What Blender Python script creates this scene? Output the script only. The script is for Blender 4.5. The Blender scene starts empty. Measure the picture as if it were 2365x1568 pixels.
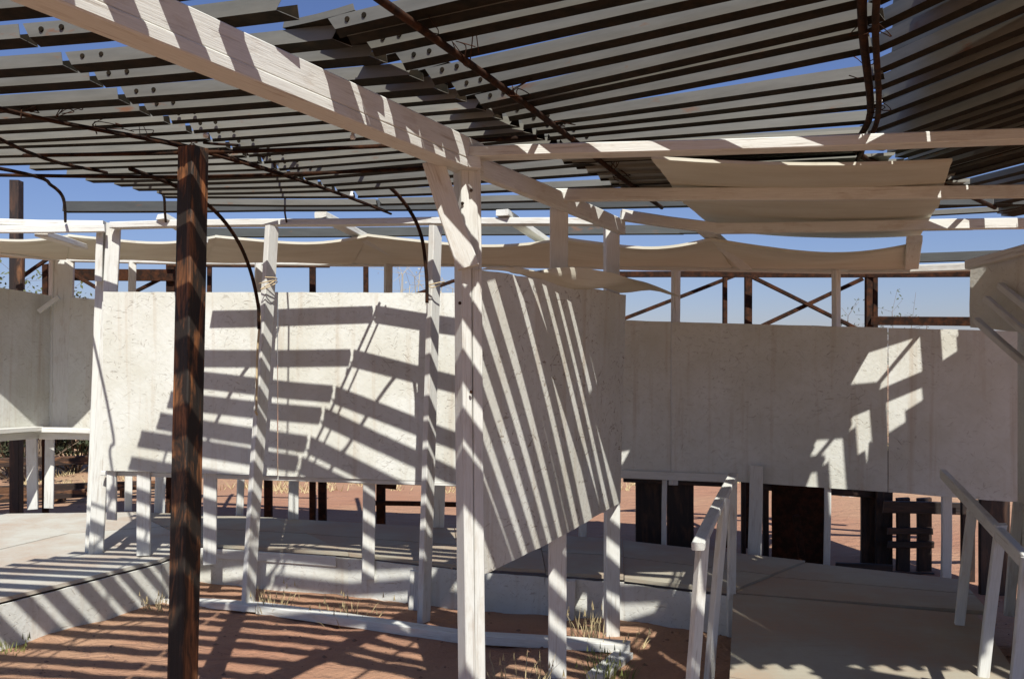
import bpy, bmesh, math, random
from mathutils import Vector, Matrix, noise
random.seed(7)
R = random.Random(11)
sc = bpy.context.scene
col = sc.collection

# ------------------------------------------------------------------ camera, sky, sun, exposure
F, CX, HY, EYE = 2000.0, 1182.5, 840.0, 1.57        # pixel focal length, centre column, horizon row, eye height
cam_d = bpy.data.cameras.new('camera')
cam = bpy.data.objects.new('camera', cam_d); col.objects.link(cam); sc.camera = cam
cam.location = (0, 0, EYE); cam.rotation_euler = (math.radians(90), 0, 0)
cam_d.sensor_width = 36.0; cam_d.lens = 36.0*F/2365.0
cam_d.shift_y = (HY-784.0)/2365.0
cam_d.clip_start = 0.05; cam_d.clip_end = 3000

SUN = Vector((-0.22, 1.0, -1.2)).normalized()        # direction the light travels
sun_el = math.asin(-SUN.z); sun_az = math.atan2(-SUN.x, -SUN.y)
w = bpy.data.worlds.new('World'); sc.world = w; w.use_nodes = True
nt = w.node_tree; nt.nodes.clear()
sky = nt.nodes.new('ShaderNodeTexSky'); sky.sky_type = 'NISHITA'; sky.sun_disc = False
sky.sun_elevation = sun_el; sky.sun_rotation = sun_az
sky.altitude = 900; sky.air_density = 1.3; sky.dust_density = 1.2; sky.ozone_density = 7.0
bg = nt.nodes.new('ShaderNodeBackground'); bg.inputs['Strength'].default_value = 0.064
wo = nt.nodes.new('ShaderNodeOutputWorld')
tn = nt.nodes.new('ShaderNodeMix'); tn.data_type = 'RGBA'; tn.blend_type = 'MULTIPLY'; tn.inputs[0].default_value = 1.0
tn.inputs[7].default_value = (1.05, 0.94, 1.12, 1)          # slight lavender of the dusty desert sky
nt.links.new(sky.outputs[0], tn.inputs[6]); nt.links.new(tn.outputs[2], bg.inputs[0]); nt.links.new(bg.outputs[0], wo.inputs[0])
sl = bpy.data.lights.new('sun', 'SUN'); sl.energy = 4.8; sl.angle = math.radians(0.53); sl.color = (1.0, 0.97, 0.925)
so = bpy.data.objects.new('sun', sl); col.objects.link(so)
so.rotation_euler = SUN.to_track_quat('-Z', 'Y').to_euler(); so.location = (2, -6, 9)
sc.view_settings.view_transform = 'Standard'; sc.view_settings.look = 'None'
sc.view_settings.gamma = 1.0; sc.view_settings.exposure = 0.47
sc.view_settings.use_curve_mapping = False
sc.cycles.max_bounces = 8; sc.cycles.diffuse_bounces = 4

# ------------------------------------------------------------------ placing helpers
def at(px, py, d):                       # point seen at pixel (2365 wide frame) at depth d metres
    return Vector(((px-CX)/F*d, d, EYE+(HY-py)/F*d))
def atz(px, py, z):                      # point seen at pixel lying at height z
    return at(px, py, (z-EYE)*F/(HY-py))

# ------------------------------------------------------------------ materials
def mat(name):
    m = bpy.data.materials.new(name); m.use_nodes = True
    n = m.node_tree.nodes; b = n['Principled BSDF']
    return m, m.node_tree, b
def node(t, typ, **kw):
    n = t.nodes.new(typ)
    for k, v in kw.items():
        if k.startswith('i_'): n.inputs[k[2:].replace('_', ' ')].default_value = v
        else: setattr(n, k, v)
    return n
def ramp(t, src, stops, interp='LINEAR'):
    r = t.nodes.new('ShaderNodeValToRGB'); r.color_ramp.interpolation = interp
    e = r.color_ramp.elements
    while len(e) < len(stops): e.new(0.5)
    for i, (p, c) in enumerate(stops):
        e[i].position = p; e[i].color = (c[0], c[1], c[2], 1) if not isinstance(c, (int, float)) else (c, c, c, 1)
    t.links.new(src, r.inputs[0]); return r.outputs[0]
def mix(t, fac, a, b, blend='MIX'):
    m = t.nodes.new('ShaderNodeMix'); m.data_type = 'RGBA'; m.blend_type = blend
    for sock, v in ((m.inputs[0], fac), (m.inputs[6], a), (m.inputs[7], b)):
        if hasattr(v, 'links'): t.links.new(v, sock)
        elif isinstance(v, (int, float)): sock.default_value = v
        else: sock.default_value = (v[0], v[1], v[2], 1)
    return m.outputs[2]
def math_(t, op, a, b=None):
    m = t.nodes.new('ShaderNodeMath'); m.operation = op
    for i, v in enumerate((a, b)):
        if v is None: continue
        if hasattr(v, 'links'): t.links.new(v, m.inputs[i])
        else: m.inputs[i].default_value = v
    return m.outputs[0]
def coords(t, kind='Object', scale=(1, 1, 1), rot=(0, 0, 0), rnd=True):
    tc = t.nodes.new('ShaderNodeTexCoord'); mp = t.nodes.new('ShaderNodeMapping')
    mp.inputs['Scale'].default_value = scale
    src = tc.outputs[kind]
    if rnd:
        oi = t.nodes.new('ShaderNodeObjectInfo'); va = t.nodes.new('ShaderNodeVectorMath'); va.operation = 'ADD'
        ml = t.nodes.new('ShaderNodeMath'); ml.operation = 'MULTIPLY'; ml.inputs[1].default_value = 37.0
        t.links.new(oi.outputs['Random'], ml.inputs[0]); t.links.new(src, va.inputs[0]); t.links.new(ml.outputs[0], va.inputs[1])
        src = va.outputs[0]
    if any(rot):                          # turn first, stretch after, so that the stretch follows the turn
        mr = t.nodes.new('ShaderNodeMapping'); mr.inputs['Rotation'].default_value = rot
        t.links.new(src, mr.inputs[0]); src = mr.outputs[0]
    t.links.new(src, mp.inputs[0]); return mp.outputs[0]
def nz(t, vec, scale, detail=3.0, rough=0.55, dist=0.0):
    n = t.nodes.new('ShaderNodeTexNoise'); n.inputs['Scale'].default_value = scale
    n.inputs['Detail'].default_value = detail; n.inputs['Roughness'].default_value = rough; n.inputs['Distortion'].default_value = dist
    t.links.new(vec, n.inputs['Vector']); return n.outputs[0]
def bump(t, b, h, strength=0.3, dist=0.01):
    bp = t.nodes.new('ShaderNodeBump'); bp.inputs['Strength'].default_value = strength; bp.inputs['Distance'].default_value = dist
    t.links.new(h, bp.inputs['Height']); t.links.new(bp.outputs[0], b.inputs['Normal'])

def m_paintwood():                       # white painted framing timber, grain along local X
    m, t, b = mat('white_painted_timber')
    g = nz(t, coords(t, 'Object', (1.1, 26, 26)), 3.2, 4, 0.6, 0.3)
    crack = ramp(t, g, [(0.60, 0), (0.67, 1)])
    blot = nz(t, coords(t, 'Object', (2.2, 6, 6)), 2.5, 5, 0.65)
    wear = ramp(t, blot, [(0.55, 0), (0.66, 1)])
    vo = t.nodes.new('ShaderNodeTexVoronoi'); vo.inputs['Scale'].default_value = 1.0
    t.links.new(coords(t, 'Object', (3.0, 14, 14)), vo.inputs['Vector'])
    knot = ramp(t, vo.outputs['Distance'], [(0.0, 1), (.11, .8), (.17, 0)])
    fine = nz(t, coords(t, 'Object', (4, 90, 90)), 3, 2)
    c = mix(t, ramp(t, fine, [(0.3, 0), (0.75, 1)]), (0.635, 0.642, 0.59), (0.545, 0.543, 0.485))
    c = mix(t, math_(t, 'MULTIPLY', crack, 0.42), c, (0.27, 0.215, 0.155))
    c = mix(t, math_(t, 'MULTIPLY', wear, 0.3), c, (0.38, 0.31, 0.225))
    c = mix(t, math_(t, 'MULTIPLY', knot, 0.22), c, (0.26, 0.19, 0.12))
    t.links.new(c, b.inputs['Base Color']); b.inputs['Roughness'].default_value = 0.78
    bump(t, b, math_(t, 'ADD', math_(t, 'MULTIPLY', crack, -0.9), math_(t, 'ADD', fine, math_(t, 'MULTIPLY', wear, -.5))), 0.3, 0.004)
    return m
def m_osb(name='white_painted_chipboard', tint=(0.635, 0.645, 0.59), marks=0.45):
    m, t, b = mat(name)
    tot = None
    for a, sx, th in ((0.3, 1.0, .68), (1.0, .8, .675), (1.7, 1.0, .67), (2.4, .9, .68), (1.5, .55, .68)):
        v = coords(t, 'UV', (95*sx, 19*sx, 1), (0, 0, a))
        k = ramp(t, nz(t, v, 1.0, 2, 0.5, 0.8), [(th, 0), (th+.04, 1)])
        tot = k if tot is None else math_(t, 'MAXIMUM', tot, k)
    patch = nz(t, coords(t, 'UV', (2.1, 2.1, 1)), 1.5, 4, .6)
    tot = math_(t, 'MULTIPLY', tot, ramp(t, patch, [(.38, .08), (.62, 1)]))
    chips = nz(t, coords(t, 'UV', (30, 11, 1), (0, 0, .8)), 1.2, 3); chips2 = nz(t, coords(t, 'UV', (30, 11, 1), (0, 0, 2.2)), 1.3, 3)
    chips = math_(t, 'MAXIMUM', chips, chips2)
    big = nz(t, coords(t, 'UV', (1.3, 1.3, 1)), 1.6, 5, 0.62)
    run = nz(t, coords(t, 'UV', (13, .7, 1)), 1.1, 4, .6, .2)
    c = mix(t, ramp(t, big, [(.36, 0), (.70, 1)]), tint, (tint[0]*.82, tint[1]*.80, tint[2]*.74))
    c = mix(t, ramp(t, chips, [(.52, 0), (.75, .5)]), c, (tint[0]*.80, tint[1]*.78, tint[2]*.72))
    c = mix(t, ramp(t, run, [(.55, 0), (.74, .55)]), c, (.42, .34, .24))
    c = mix(t, math_(t, 'MULTIPLY', tot, marks), c, (0.19, 0.14, 0.09))
    t.links.new(c, b.inputs['Base Color']); b.inputs['Roughness'].default_value = 0.84
    bump(t, b, math_(t, 'SUBTRACT', chips, math_(t, 'MULTIPLY', tot, .7)), 0.55, 0.005)
    return m
def m_ply(name='weathered_white_plywood', tint=(0.62, 0.605, 0.50)):
    m, t, b = mat(name)
    g = nz(t, coords(t, 'UV', (1.6, 34, 1)), 1.6, 4, .6, .4)
    big = nz(t, coords(t, 'UV', (1.2, 2.2, 1)), 1.7, 4, .6)
    c = mix(t, ramp(t, big, [(.35, 0), (.7, 1)]), tint, (tint[0]*.84, tint[1]*.82, tint[2]*.77))
    c = mix(t, ramp(t, g, [(.6, 0), (.72, .55)]), c, (.34, .28, .2))
    t.links.new(c, b.inputs['Base Color']); b.inputs['Roughness'].default_value = .8
    bump(t, b, g, .3, .003)
    return m
def m_sand():
    m, t, b = mat('red_brown_sand')
    v = coords(t, 'Object', (1, 1, 1), rnd=False)
    a = nz(t, v, 1.1, 6, .6); f = nz(t, v, 55, 4, .7); far = nz(t, v, .22, 5, .6)
    c = mix(t, ramp(t, a, [(.3, 0), (.7, 1)]), (.33, .16, .093), (.38, .20, .12))
    c = mix(t, ramp(t, far, [(.42, 0), (.65, 1)]), c, (.42, .27, .155))
    c = mix(t, ramp(t, f, [(.58, 0), (.75, .5)]), c, (.17, .09, .052))
    t.links.new(c, b.inputs['Base Color']); b.inputs['Roughness'].default_value = .95
    rip = nz(t, coords(t, 'Object', (5, 9, 1), rnd=False), 1.0, 3, .55, .8)
    bump(t, b, math_(t, 'ADD', math_(t, 'MULTIPLY', rip, 1.2), math_(t, 'MULTIPLY', f, .35)), .85, .05)
    return m
def m_galv(name='galvanised_steel', base=(.175, .172, .145)):
    m, t, b = mat(name)
    a = nz(t, coords(t, 'Object', (3, 20, 20)), 2.0, 5, .65); r = nz(t, coords(t, 'Object', (4, 12, 12)), 1.5, 5, .65)
    c = mix(t, ramp(t, a, [(.3, 0), (.7, 1)]), base, (base[0]*.74, base[1]*.74, base[2]*.73))
    c = mix(t, ramp(t, r, [(.63, 0), (.74, .8)]), c, (.20, .085, .035))
    t.links.new(c, b.inputs['Base Color']); b.inputs['Metallic'].default_value = .25; b.inputs['Roughness'].default_value = .5
    return m
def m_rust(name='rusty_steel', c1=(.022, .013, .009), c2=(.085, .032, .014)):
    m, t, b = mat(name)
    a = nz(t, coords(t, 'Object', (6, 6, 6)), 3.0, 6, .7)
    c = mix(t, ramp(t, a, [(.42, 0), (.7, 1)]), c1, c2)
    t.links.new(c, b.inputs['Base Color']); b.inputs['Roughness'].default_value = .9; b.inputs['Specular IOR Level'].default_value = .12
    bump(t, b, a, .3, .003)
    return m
def m_darkwood(name='dark_stained_timber', c1=(.10, .042, .016), c2=(.27, .125, .05), c3=(.018, .010, .006)):
    m, t, b = mat(name)
    g = nz(t, coords(t, 'Object', (.9, 24, 24)), 3.0, 5, .65, .5)
    bl = nz(t, coords(t, 'Object', (1.4, 6, 6)), 2.3, 5, .65, .6)
    c = mix(t, ramp(t, g, [(.38, 0), (.62, 1)]), c1, c2)
    c = mix(t, ramp(t, bl, [(.37, 0), (.52, .97)]), c, c3)
    t.links.new(c, b.inputs['Base Color']); b.inputs['Roughness'].default_value = .62
    bump(t, b, g, .6, .006)
    return m
def m_plain(name, c, rough=.8, var=.25, scale=9):
    m, t, b = mat(name)
    a = nz(t, coords(t, 'Object'), scale, 4, .6)
    t.links.new(mix(t, ramp(t, a, [(.3, 0), (.7, 1)]), c, tuple(x*(1-var) for x in c)), b.inputs['Base Color'])
    b.inputs['Roughness'].default_value = rough
    return m
WOOD, OSB, PLY, SAND = m_paintwood(), m_osb(), m_ply(), m_sand()
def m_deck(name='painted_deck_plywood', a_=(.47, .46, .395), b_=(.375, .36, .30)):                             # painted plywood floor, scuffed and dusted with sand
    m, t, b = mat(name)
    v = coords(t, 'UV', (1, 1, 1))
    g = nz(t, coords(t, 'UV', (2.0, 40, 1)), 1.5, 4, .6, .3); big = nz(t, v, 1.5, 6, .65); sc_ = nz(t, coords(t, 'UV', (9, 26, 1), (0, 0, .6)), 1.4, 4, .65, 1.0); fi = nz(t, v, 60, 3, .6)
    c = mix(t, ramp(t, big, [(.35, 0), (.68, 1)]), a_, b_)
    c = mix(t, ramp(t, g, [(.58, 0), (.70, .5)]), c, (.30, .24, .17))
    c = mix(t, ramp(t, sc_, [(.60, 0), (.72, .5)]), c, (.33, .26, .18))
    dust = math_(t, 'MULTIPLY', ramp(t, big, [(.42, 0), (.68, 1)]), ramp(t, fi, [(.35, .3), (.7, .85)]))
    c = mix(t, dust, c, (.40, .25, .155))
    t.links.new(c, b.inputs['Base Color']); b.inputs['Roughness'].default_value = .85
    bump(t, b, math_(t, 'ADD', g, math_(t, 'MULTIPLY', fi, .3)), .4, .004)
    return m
DECKM = m_deck(); DECK2 = m_deck('weathered_shaded_deck_plywood', (.35, .325, .25), (.27, .24, .175))  # far deck and ramp: browner weathered boards, also darkened toward their shade
GALV, GALV2, WEB = m_galv(), m_galv('bright_galvanised_steel', (.23, .225, .185)), m_rust('dark_rust_and_shade_steel', (.010, .0085, .005), (.028, .018, .009))  # the darkest steel also paints lap shadow lines and punched holes
RUST, DARK = m_rust(), m_darkwood()
ROD = m_rust('dark_rusty_rod', (.016, .010, .007), (.065, .027, .012))
BROWN = m_darkwood('stained_brown_post', (.08, .03, .010), (.32, .125, .04), (.007, .006, .004))
PLANK = m_darkwood('weathered_black_plank', (.035, .018, .010), (.07, .032, .016), (.012, .007, .005))
RUSTSHEET = m_rust('rust_stained_sheet', (.018, .010, .006), (.055, .02, .010))
GALV3 = m_galv('dull_dark_steel', (.075, .08, .075))
TWINE = m_plain('straw_twine', (.58, .46, .27)); RUBBER = m_plain('dark_cable', (.02, .018, .016))
LEAF = m_plain('olive_leaf', (.095, .115, .04)); LEAFD = m_plain('dark_olive_leaf', (.05, .062, .026))
TWIG = m_plain('grey_brown_twig', (.17, .125, .085)); STRAW = m_plain('dry_grass', (.52, .42, .22)); GREEN = m_plain('green_grass', (.20, .22, .06))
ROCK = m_plain('white_rubble', (.70, .66, .60), .9, .3, 12); PORC = m_plain('white_porcelain', (.75, .74, .70), .3, .1)

# ------------------------------------------------------------------ object helpers
def thing(name, label, cat, loc, group=None):
    o = bpy.data.objects.new(name, None); col.objects.link(o); o.location = loc
    o.empty_display_size = .2; o['label'] = label; o['category'] = cat; o['kind'] = 'thing'
    if group: o['group'] = group
    return o
def link(name, me, m, parent=None, mw=None, extra=None):
    o = bpy.data.objects.new(name, me); col.objects.link(o)
    for mm in ([m] if not isinstance(m, (list, tuple)) else m): me.materials.append(mm)
    mw = mw or Matrix.Identity(4)
    if parent is not None:
        o.parent = parent
        off = Vector(parent.location); p = parent.parent
        while p is not None: off = off + Vector(p.location); p = p.parent
        if parent.type == 'EMPTY': o.matrix_basis = Matrix.Translation(-off) @ mw
        else: o.matrix_basis = WM[parent.name].inverted() @ mw
    else: o.matrix_basis = mw
    WM[o.name] = mw
    return o
WM = {}
def tag(o, label, cat, group=None, kind=None):
    if label: o['label'] = label
    if cat: o['category'] = cat
    if group: o['group'] = group
    if kind: o['kind'] = kind
    return o
def frame(p0, p1, up):
    x = (p1-p0).normalized(); up = Vector(up)
    z = (up - x*up.dot(x)).normalized(); y = z.cross(x)
    return Matrix(((x.x, y.x, z.x, p0.x), (x.y, y.y, z.y, p0.y), (x.z, y.z, z.z, p0.z), (0, 0, 0, 1))), (p1-p0).length
def bar(name, p0, p1, w_, h_, m, parent, up=(0, 0, 1), ch=.004, wob=.003, seg=None):
    """timber of section w_ (sideways) x h_ (along up) between p0 and p1, arrises worn, slightly warped"""
    mw, L = frame(p0, p1, up); seg = seg or max(2, min(10, int(L/.3)))
    a, b = w_/2, h_/2; c = min(ch, a*.4, b*.4)
    prof = [(-a+c, -b), (a-c, -b), (a, -b+c), (a, b-c), (a-c, b), (-a+c, b), (-a, b-c), (-a, -b+c)]
    vs, fs = [], []; s1, s2, s3 = R.uniform(0, 9), R.uniform(0, 9), R.uniform(0, 9)
    for i in range(seg+1):
        x = L*i/seg; e = math.sin(math.pi*i/seg)
        oy = wob*e*math.sin(s1+x*1.7); oz = wob*e*math.sin(s2+x*1.3)
        tilt = R.uniform(-.006, .006) if i in (0, seg) else 0
        for (y, z) in prof:
            vs.append((x+tilt*(y/a+z/b)*.6+(R.uniform(-.001, .001)), y+oy+R.uniform(-.0006, .0006), z+oz+R.uniform(-.0006, .0006)))
    for i in range(seg):
        for k in range(8):
            q = i*8; fs.append((q+k, q+(k+1) % 8, q+8+(k+1) % 8, q+8+k))
    fs.append(tuple(range(7, -1, -1))); fs.append(tuple(seg*8+k for k in range(8)))
    me = bpy.data.meshes.new(name); me.from_pydata(vs, [], fs)
    return link(name, me, m, parent, mw)
def tube(name, pts, r, m, parent, n=7, closed=False):
    pts = [Vector(p) for p in pts]; o0 = pts[0].copy(); vs, fs = [], []
    for i, p in enumerate(pts):
        a = pts[max(i-1, 0)]; b = pts[min(i+1, len(pts)-1)]; t = (b-a).normalized()
        u = t.cross(Vector((0.31, .2, .93))).normalized(); v = t.cross(u)
        rr = r[i] if isinstance(r, (list, tuple)) else r
        for k in range(n):
            an = 2*math.pi*k/n; vs.append(p-o0+(u*math.cos(an)+v*math.sin(an))*rr)
    for i in range(len(pts)-1):
        for k in range(n): fs.append((i*n+k, i*n+(k+1) % n, (i+1)*n+(k+1) % n, (i+1)*n+k))
    fs.append(tuple(range(n-1, -1, -1))); fs.append(tuple((len(pts)-1)*n+k for k in range(n)))
    me = bpy.data.meshes.new(name); me.from_pydata([tuple(x) for x in vs], [], fs)
    for p in me.polygons: p.use_smooth = len(p.vertices) == 4
    return link(name, me, m, parent, Matrix.Translation(o0))
def spline(ctrl, n=8):
    c = [Vector(p) for p in ctrl]; c = [c[0]*2-c[1]] + c + [c[-1]*2-c[-2]]; out = []
    for i in range(1, len(c)-2):
        for k in range(n):
            t = k/n; a, b, d, e = c[i-1], c[i], c[i+1], c[i+2]
            out.append(.5*((2*b)+(d-a)*t+(2*a-5*b+4*d-e)*t*t+(3*b-a-3*d+e)*t**3))
    out.append(c[-2]); return out
def sheet(name, q, m, parent, th=.011, nu=14, nv=8, disp=None, rag=.004, smooth=True):
    """board between corners q = (bl, br, tr, tl); disp(u, v) gives an offset along the normal (warp, sag)"""
    bl, br, tr, tl = [Vector(p) for p in q]; o0 = bl.copy()
    nrm = (br-bl).cross(tl-bl).normalized(); U = (br-bl).length; V = (tl-bl).length
    s = R.uniform(0, 50); pts, uv = [], []
    for j in range(nv+1):
        for i in range(nu+1):
            u, v = i/nu, j/nv
            p = bl.lerp(br, u).lerp(tl.lerp(tr, u), v)
            if rag:
                e = noise.noise((u*U*9+s, v*V*9, s))*rag
                if i in (0, nu): p = p + (br-bl).normalized()*e
                if j in (0, nv): p = p + (tl-bl).normalized()*e
            if disp:
                dd = disp(u, v)
                p = p + (dd if isinstance(dd, Vector) else nrm*dd)
            pts.append(p-o0); uv.append((u*U, v*V))
    n = len(pts); vs = [tuple(p) for p in pts] + [tuple(p-nrm*th) for p in pts]; fs, fu = [], []
    W = nu+1
    for j in range(nv):
        for i in range(nu):
            a = j*W+i; fs.append((a, a+1, a+W+1, a+W)); fs.append((n+a, n+a+W, n+a+W+1, n+a+1))
    ring = [i for i in range(W)] + [j*W+nu for j in range(1, nv+1)] + [nv*W+i for i in range(nu-1, -1, -1)] + [j*W for j in range(nv-1, 0, -1)]
    base = len(vs); vs += [vs[a] for a in ring] + [vs[n+a] for a in ring]; m_ = len(ring)
    for k in range(m_):
        j = (k+1) % m_; fs.append((base+k, base+m_+k, base+m_+j, base+j))
    me = bpy.data.meshes.new(name); me.from_pydata(vs, [], fs)
    ul = me.uv_layers.new(name='uv'); uvs = uv+uv+[uv[a] for a in ring]*2
    for l in me.loops: ul.data[l.index].uv = uvs[l.vertex_index]
    if smooth:
        for k in range(2*nu*nv): me.polygons[k].use_smooth = True
    return link(name, me, m, parent, Matrix.Translation(o0))
def slab(name, poly, z, th, m, parent, warp=0.0):
    """flat board of any outline lying level, top at height z"""
    bm = bmesh.new(); o0 = Vector((poly[0][0], poly[0][1], z if not callable(z) else z(poly[0])))
    top = [bm.verts.new(Vector((p[0], p[1], z(p) if callable(z) else z))-o0) for p in poly]
    f = bm.faces.new(top)
    if f.normal.z < 0: f.normal_flip()
    f.normal_update()
    if f.normal.z < 0: bmesh.ops.reverse_faces(bm, faces=[f])
    r = bmesh.ops.extrude_face_region(bm, geom=[f])
    for v in r['geom']:
        if isinstance(v, bmesh.types.BMVert): pass
    ext = [v for v in r['geom'] if isinstance(v, bmesh.types.BMVert)]
    bmesh.ops.translate(bm, verts=top, vec=(0, 0, -th))
    bmesh.ops.recalc_face_normals(bm, faces=bm.faces)
    me = bpy.data.meshes.new(name); bm.to_mesh(me); bm.free()
    ul = me.uv_layers.new(name='uv')
    for l in me.loops:
        c = me.vertices[l.vertex_index].co; ul.data[l.index].uv = (c.x+c.z, c.y+c.z)
    return link(name, me, m, parent, Matrix.Translation(o0))

# ------------------------------------------------------------------ ground
def gz(x, y):
    h = .02*noise.noise((x*.5, y*.5, 0)) + .012*noise.noise((x*1.7, y*1.7, 3))
    if 3 < y < 7: h += 0.015*noise.noise((x*4.3, y*6, 5)) + .008*noise.noise((x*11, y*11, 9))
    if y > 9: h += min((y-9)*.012, .5) + .10*noise.noise((x*.12, y*.12, 7))*min(1, (y-9)/6)
    return h
xs = [-700, -300, -120, -50, -22, -12, -8] + [-6+.05*i for i in range(241)] + [8, 12, 22, 50, 120, 300, 700]
ys = [-700, -250, -80, -25, -8, -3, 0, 1.5] + [2.4+.05*i for i in range(80)] + [6.5+.2*i for i in range(40)] + [16, 19, 24, 32, 48, 80, 150, 300, 700]
vs = [(x, y, gz(x, y)) for y in ys for x in xs]; nx = len(xs)
fs = [(j*nx+i, j*nx+i+1, (j+1)*nx+i+1, (j+1)*nx+i) for j in range(len(ys)-1) for i in range(nx-1)]
me = bpy.data.meshes.new('ground'); me.from_pydata(vs, [], fs)
for p in me.polygons: p.use_smooth = True
tag(link('ground', me, SAND), 'red brown sandy desert ground', None, kind='structure')

# ------------------------------------------------------------------ raised walkway deck
DZ = .28
deck = thing('walkway_deck', 'low white plywood walkway deck curving behind the hanging walls', 'walkway', (-1.1, 6.3, 0))
inner = [(-3.75, 2.9), (-2.81, 4.75), (-2.32, 5.71), (-2.26, 6.22), (-1.11, 5.90), (-.336, 5.55), (.21, 5.42), (.686, 5.30), (1.265, 5.0), (2.55, 4.62)]
outer = [(-5.6, 4.1), (-4.75, 5.9), (-4.42, 7.45), (-3.3, 7.53), (-2.0, 7.25), (-.45, 6.78), (.2, 6.6), (.82, 6.42), (1.95, 5.75), (2.75, 5.3)]
for i in range(len(inner)-1):
    g = .003
    a, b, c, d = [Vector(p) for p in (inner[i], inner[i+1], outer[i+1], outer[i])]
    t1 = (b-a).normalized()*g; t2 = (c-d).normalized()*g
    dz = DZ - .03*max(0, i-5)/3 + (i % 2)*.002
    for (f0, f1, e) in ((0, .5, .0), (.5, 1, .0025)):
        q = [a+t1, b-t1, c-t2, d+t2]; m0 = lambda f: (q[0].lerp(q[3], f), q[1].lerp(q[2], f))
        l0, r0 = m0(f0+.002); l1, r1 = m0(f1-.002)
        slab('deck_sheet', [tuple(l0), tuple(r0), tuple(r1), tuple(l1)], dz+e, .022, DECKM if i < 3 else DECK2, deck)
def skirt(p, q, z0, z1, out):
    p, q = Vector((p[0], p[1], 0)), Vector((q[0], q[1], 0)); o = Vector((out[0], out[1], 0))*.012
    return sheet('skirt_board', (p+o+Vector((0, 0, z0)), q+o+Vector((0, 0, z0)), q+o+Vector((0, 0, z1)), p+o+Vector((0, 0, z1))), OSB, deck, .012, 16, 5, rag=.006)
for i in range(8):
    a, b = Vector(inner[i]), Vector(inner[i+1]); t = (b-a).normalized(); o = (t.y, -t.x)
    skirt(a, b, -.03, DZ-.03-.03*max(0, i-4)/4, o)
bar('edge_strip', Vector((-2.22, 6.19, DZ-.06)), Vector((-1.2, 5.91, DZ-.06)), .02, .07, WOOD, deck)
# crooked joists showing on the face of the riser
bar('riser_stud', Vector((.35, 5.33, -.02)), Vector((.36, 5.33, DZ-.04)), .06, .05, WOOD, deck, (0, 1, 0))
bar('riser_stud', Vector((-.62, 5.57, -.02)), Vector((-.61, 5.57, DZ-.04)), .09, .04, WOOD, deck, (0, 1, 0))

# ------------------------------------------------------------------ hanging wall in the middle distance
wa = thing('hanging_chipboard_wall', 'bright white chipboard wall hung between posts, striped by roof shadows', 'wall', (-1.2, 5.7, 0))
sheet('wall_panel', (at(238, 1086, 5.75), at(640, 1098, 5.75), at(640, 675, 5.75), at(238, 674, 5.75)), OSB, wa, .012, 16, 10, rag=.003)
sheet('wall_panel', (at(642, 1099, 5.75), at(1085, 1114, 5.74), at(1085, 677, 5.74), at(642, 675, 5.75)), OSB, wa, .012, 16, 10, rag=.003)
def upright(parent, top, bot, d, w_, h_, yaw=0, m=WOOD, name='post', dz=0):
    p0, p1 = at(bot[0], bot[1], d), at(top[0], top[1], d)
    if dz: p0.y -= dz
    up = Vector((math.sin(math.radians(yaw)), -math.cos(math.radians(yaw)), 0))
    return bar(name, p0, p1, w_, h_, m, parent, up)
# posts in front of the panel, turned so that their broad side looks to the right
po = upright(wa, (628, 524), (572, 1412), 5.55, .089, .04, 62)
tw = [at(598, 655, 5.48), at(612, 652, 5.44), at(632, 648, 5.46), at(640, 652, 5.52), at(622, 662, 5.46), at(602, 668, 5.45), at(640, 644, 5.5), at(612, 640, 5.45)]
tube('twine', spline(tw, 4), .0035, TWINE, po, 5)
tube('twine', spline([at(598, 700, 5.46), at(600, 740, 5.46), at(594, 820, 5.47), at(592, 940, 5.47), at(590, 948, 5.45), at(594, 958, 5.47)], 6), .007, TWINE, po, 6)
po = upright(wa, (1006, 522), (978, 1452), 5.25, .089, .04, 60)
tube('twine', spline([at(986, 660, 5.19), at(1004, 655, 5.14), at(1026, 651, 5.18), at(1000, 664, 5.15), at(984, 657, 5.18)], 5), .0035, TWINE, po, 5)
upright(wa, (263, 516), (222, 1280), 5.90, .09, .05, 18)
upright(wa, (238, 522), (208, 1278), 5.93, .06, .06, 18)
upright(wa, (232, 528), (228, 650), 5.86, .045, .04, 18)
for (x, yt, yb, ww) in ((332, 1090, 1281, .085), (485, 1094, 1301, .085), (850, 1105, 1338, .082), (258, 1088, 1200, .06)):
    upright(wa, (x+3, yt-120), (x, yb), 5.79 if x > 700 else 5.80, ww, .04, 12, name='hanging_stud')
bar('bottom_batten', at(236, 1092, 5.83), at(1080, 1118, 5.75), .035, .03, WOOD, wa)
# sill laid along the sand
bar('ground_sill', at(372, 1386, 5.78)+Vector((0, 0, 0.0)), atz(600, 1402, .035), .085, .045, WOOD, wa)
bar('ground_sill', atz(602, 1404, .03), atz(1070, 1470, .03), .088, .055, WOOD, wa)
bar('ground_sill', atz(1075, 1471, .03), atz(1455, 1494, .03), .088, .05, WOOD, wa)
# top rail over the posts
bar('top_rail', at(-60, 512, 5.75), at(243, 519, 5.85), .09, .04, WOOD, wa, wob=.006)
bar('top_rail', at(-60, 530, 5.7), at(243, 528, 5.8), .04, .05, WOOD, wa, wob=.006)
bar('top_rail', at(262, 522, 5.85), at(1012, 511, 5.50), .09, .042, WOOD, wa, wob=.008)
bar('top_rail', at(1000, 512, 5.50), at(1432, 515, 5.35), .09, .042, WOOD, wa, wob=.008)

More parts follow.
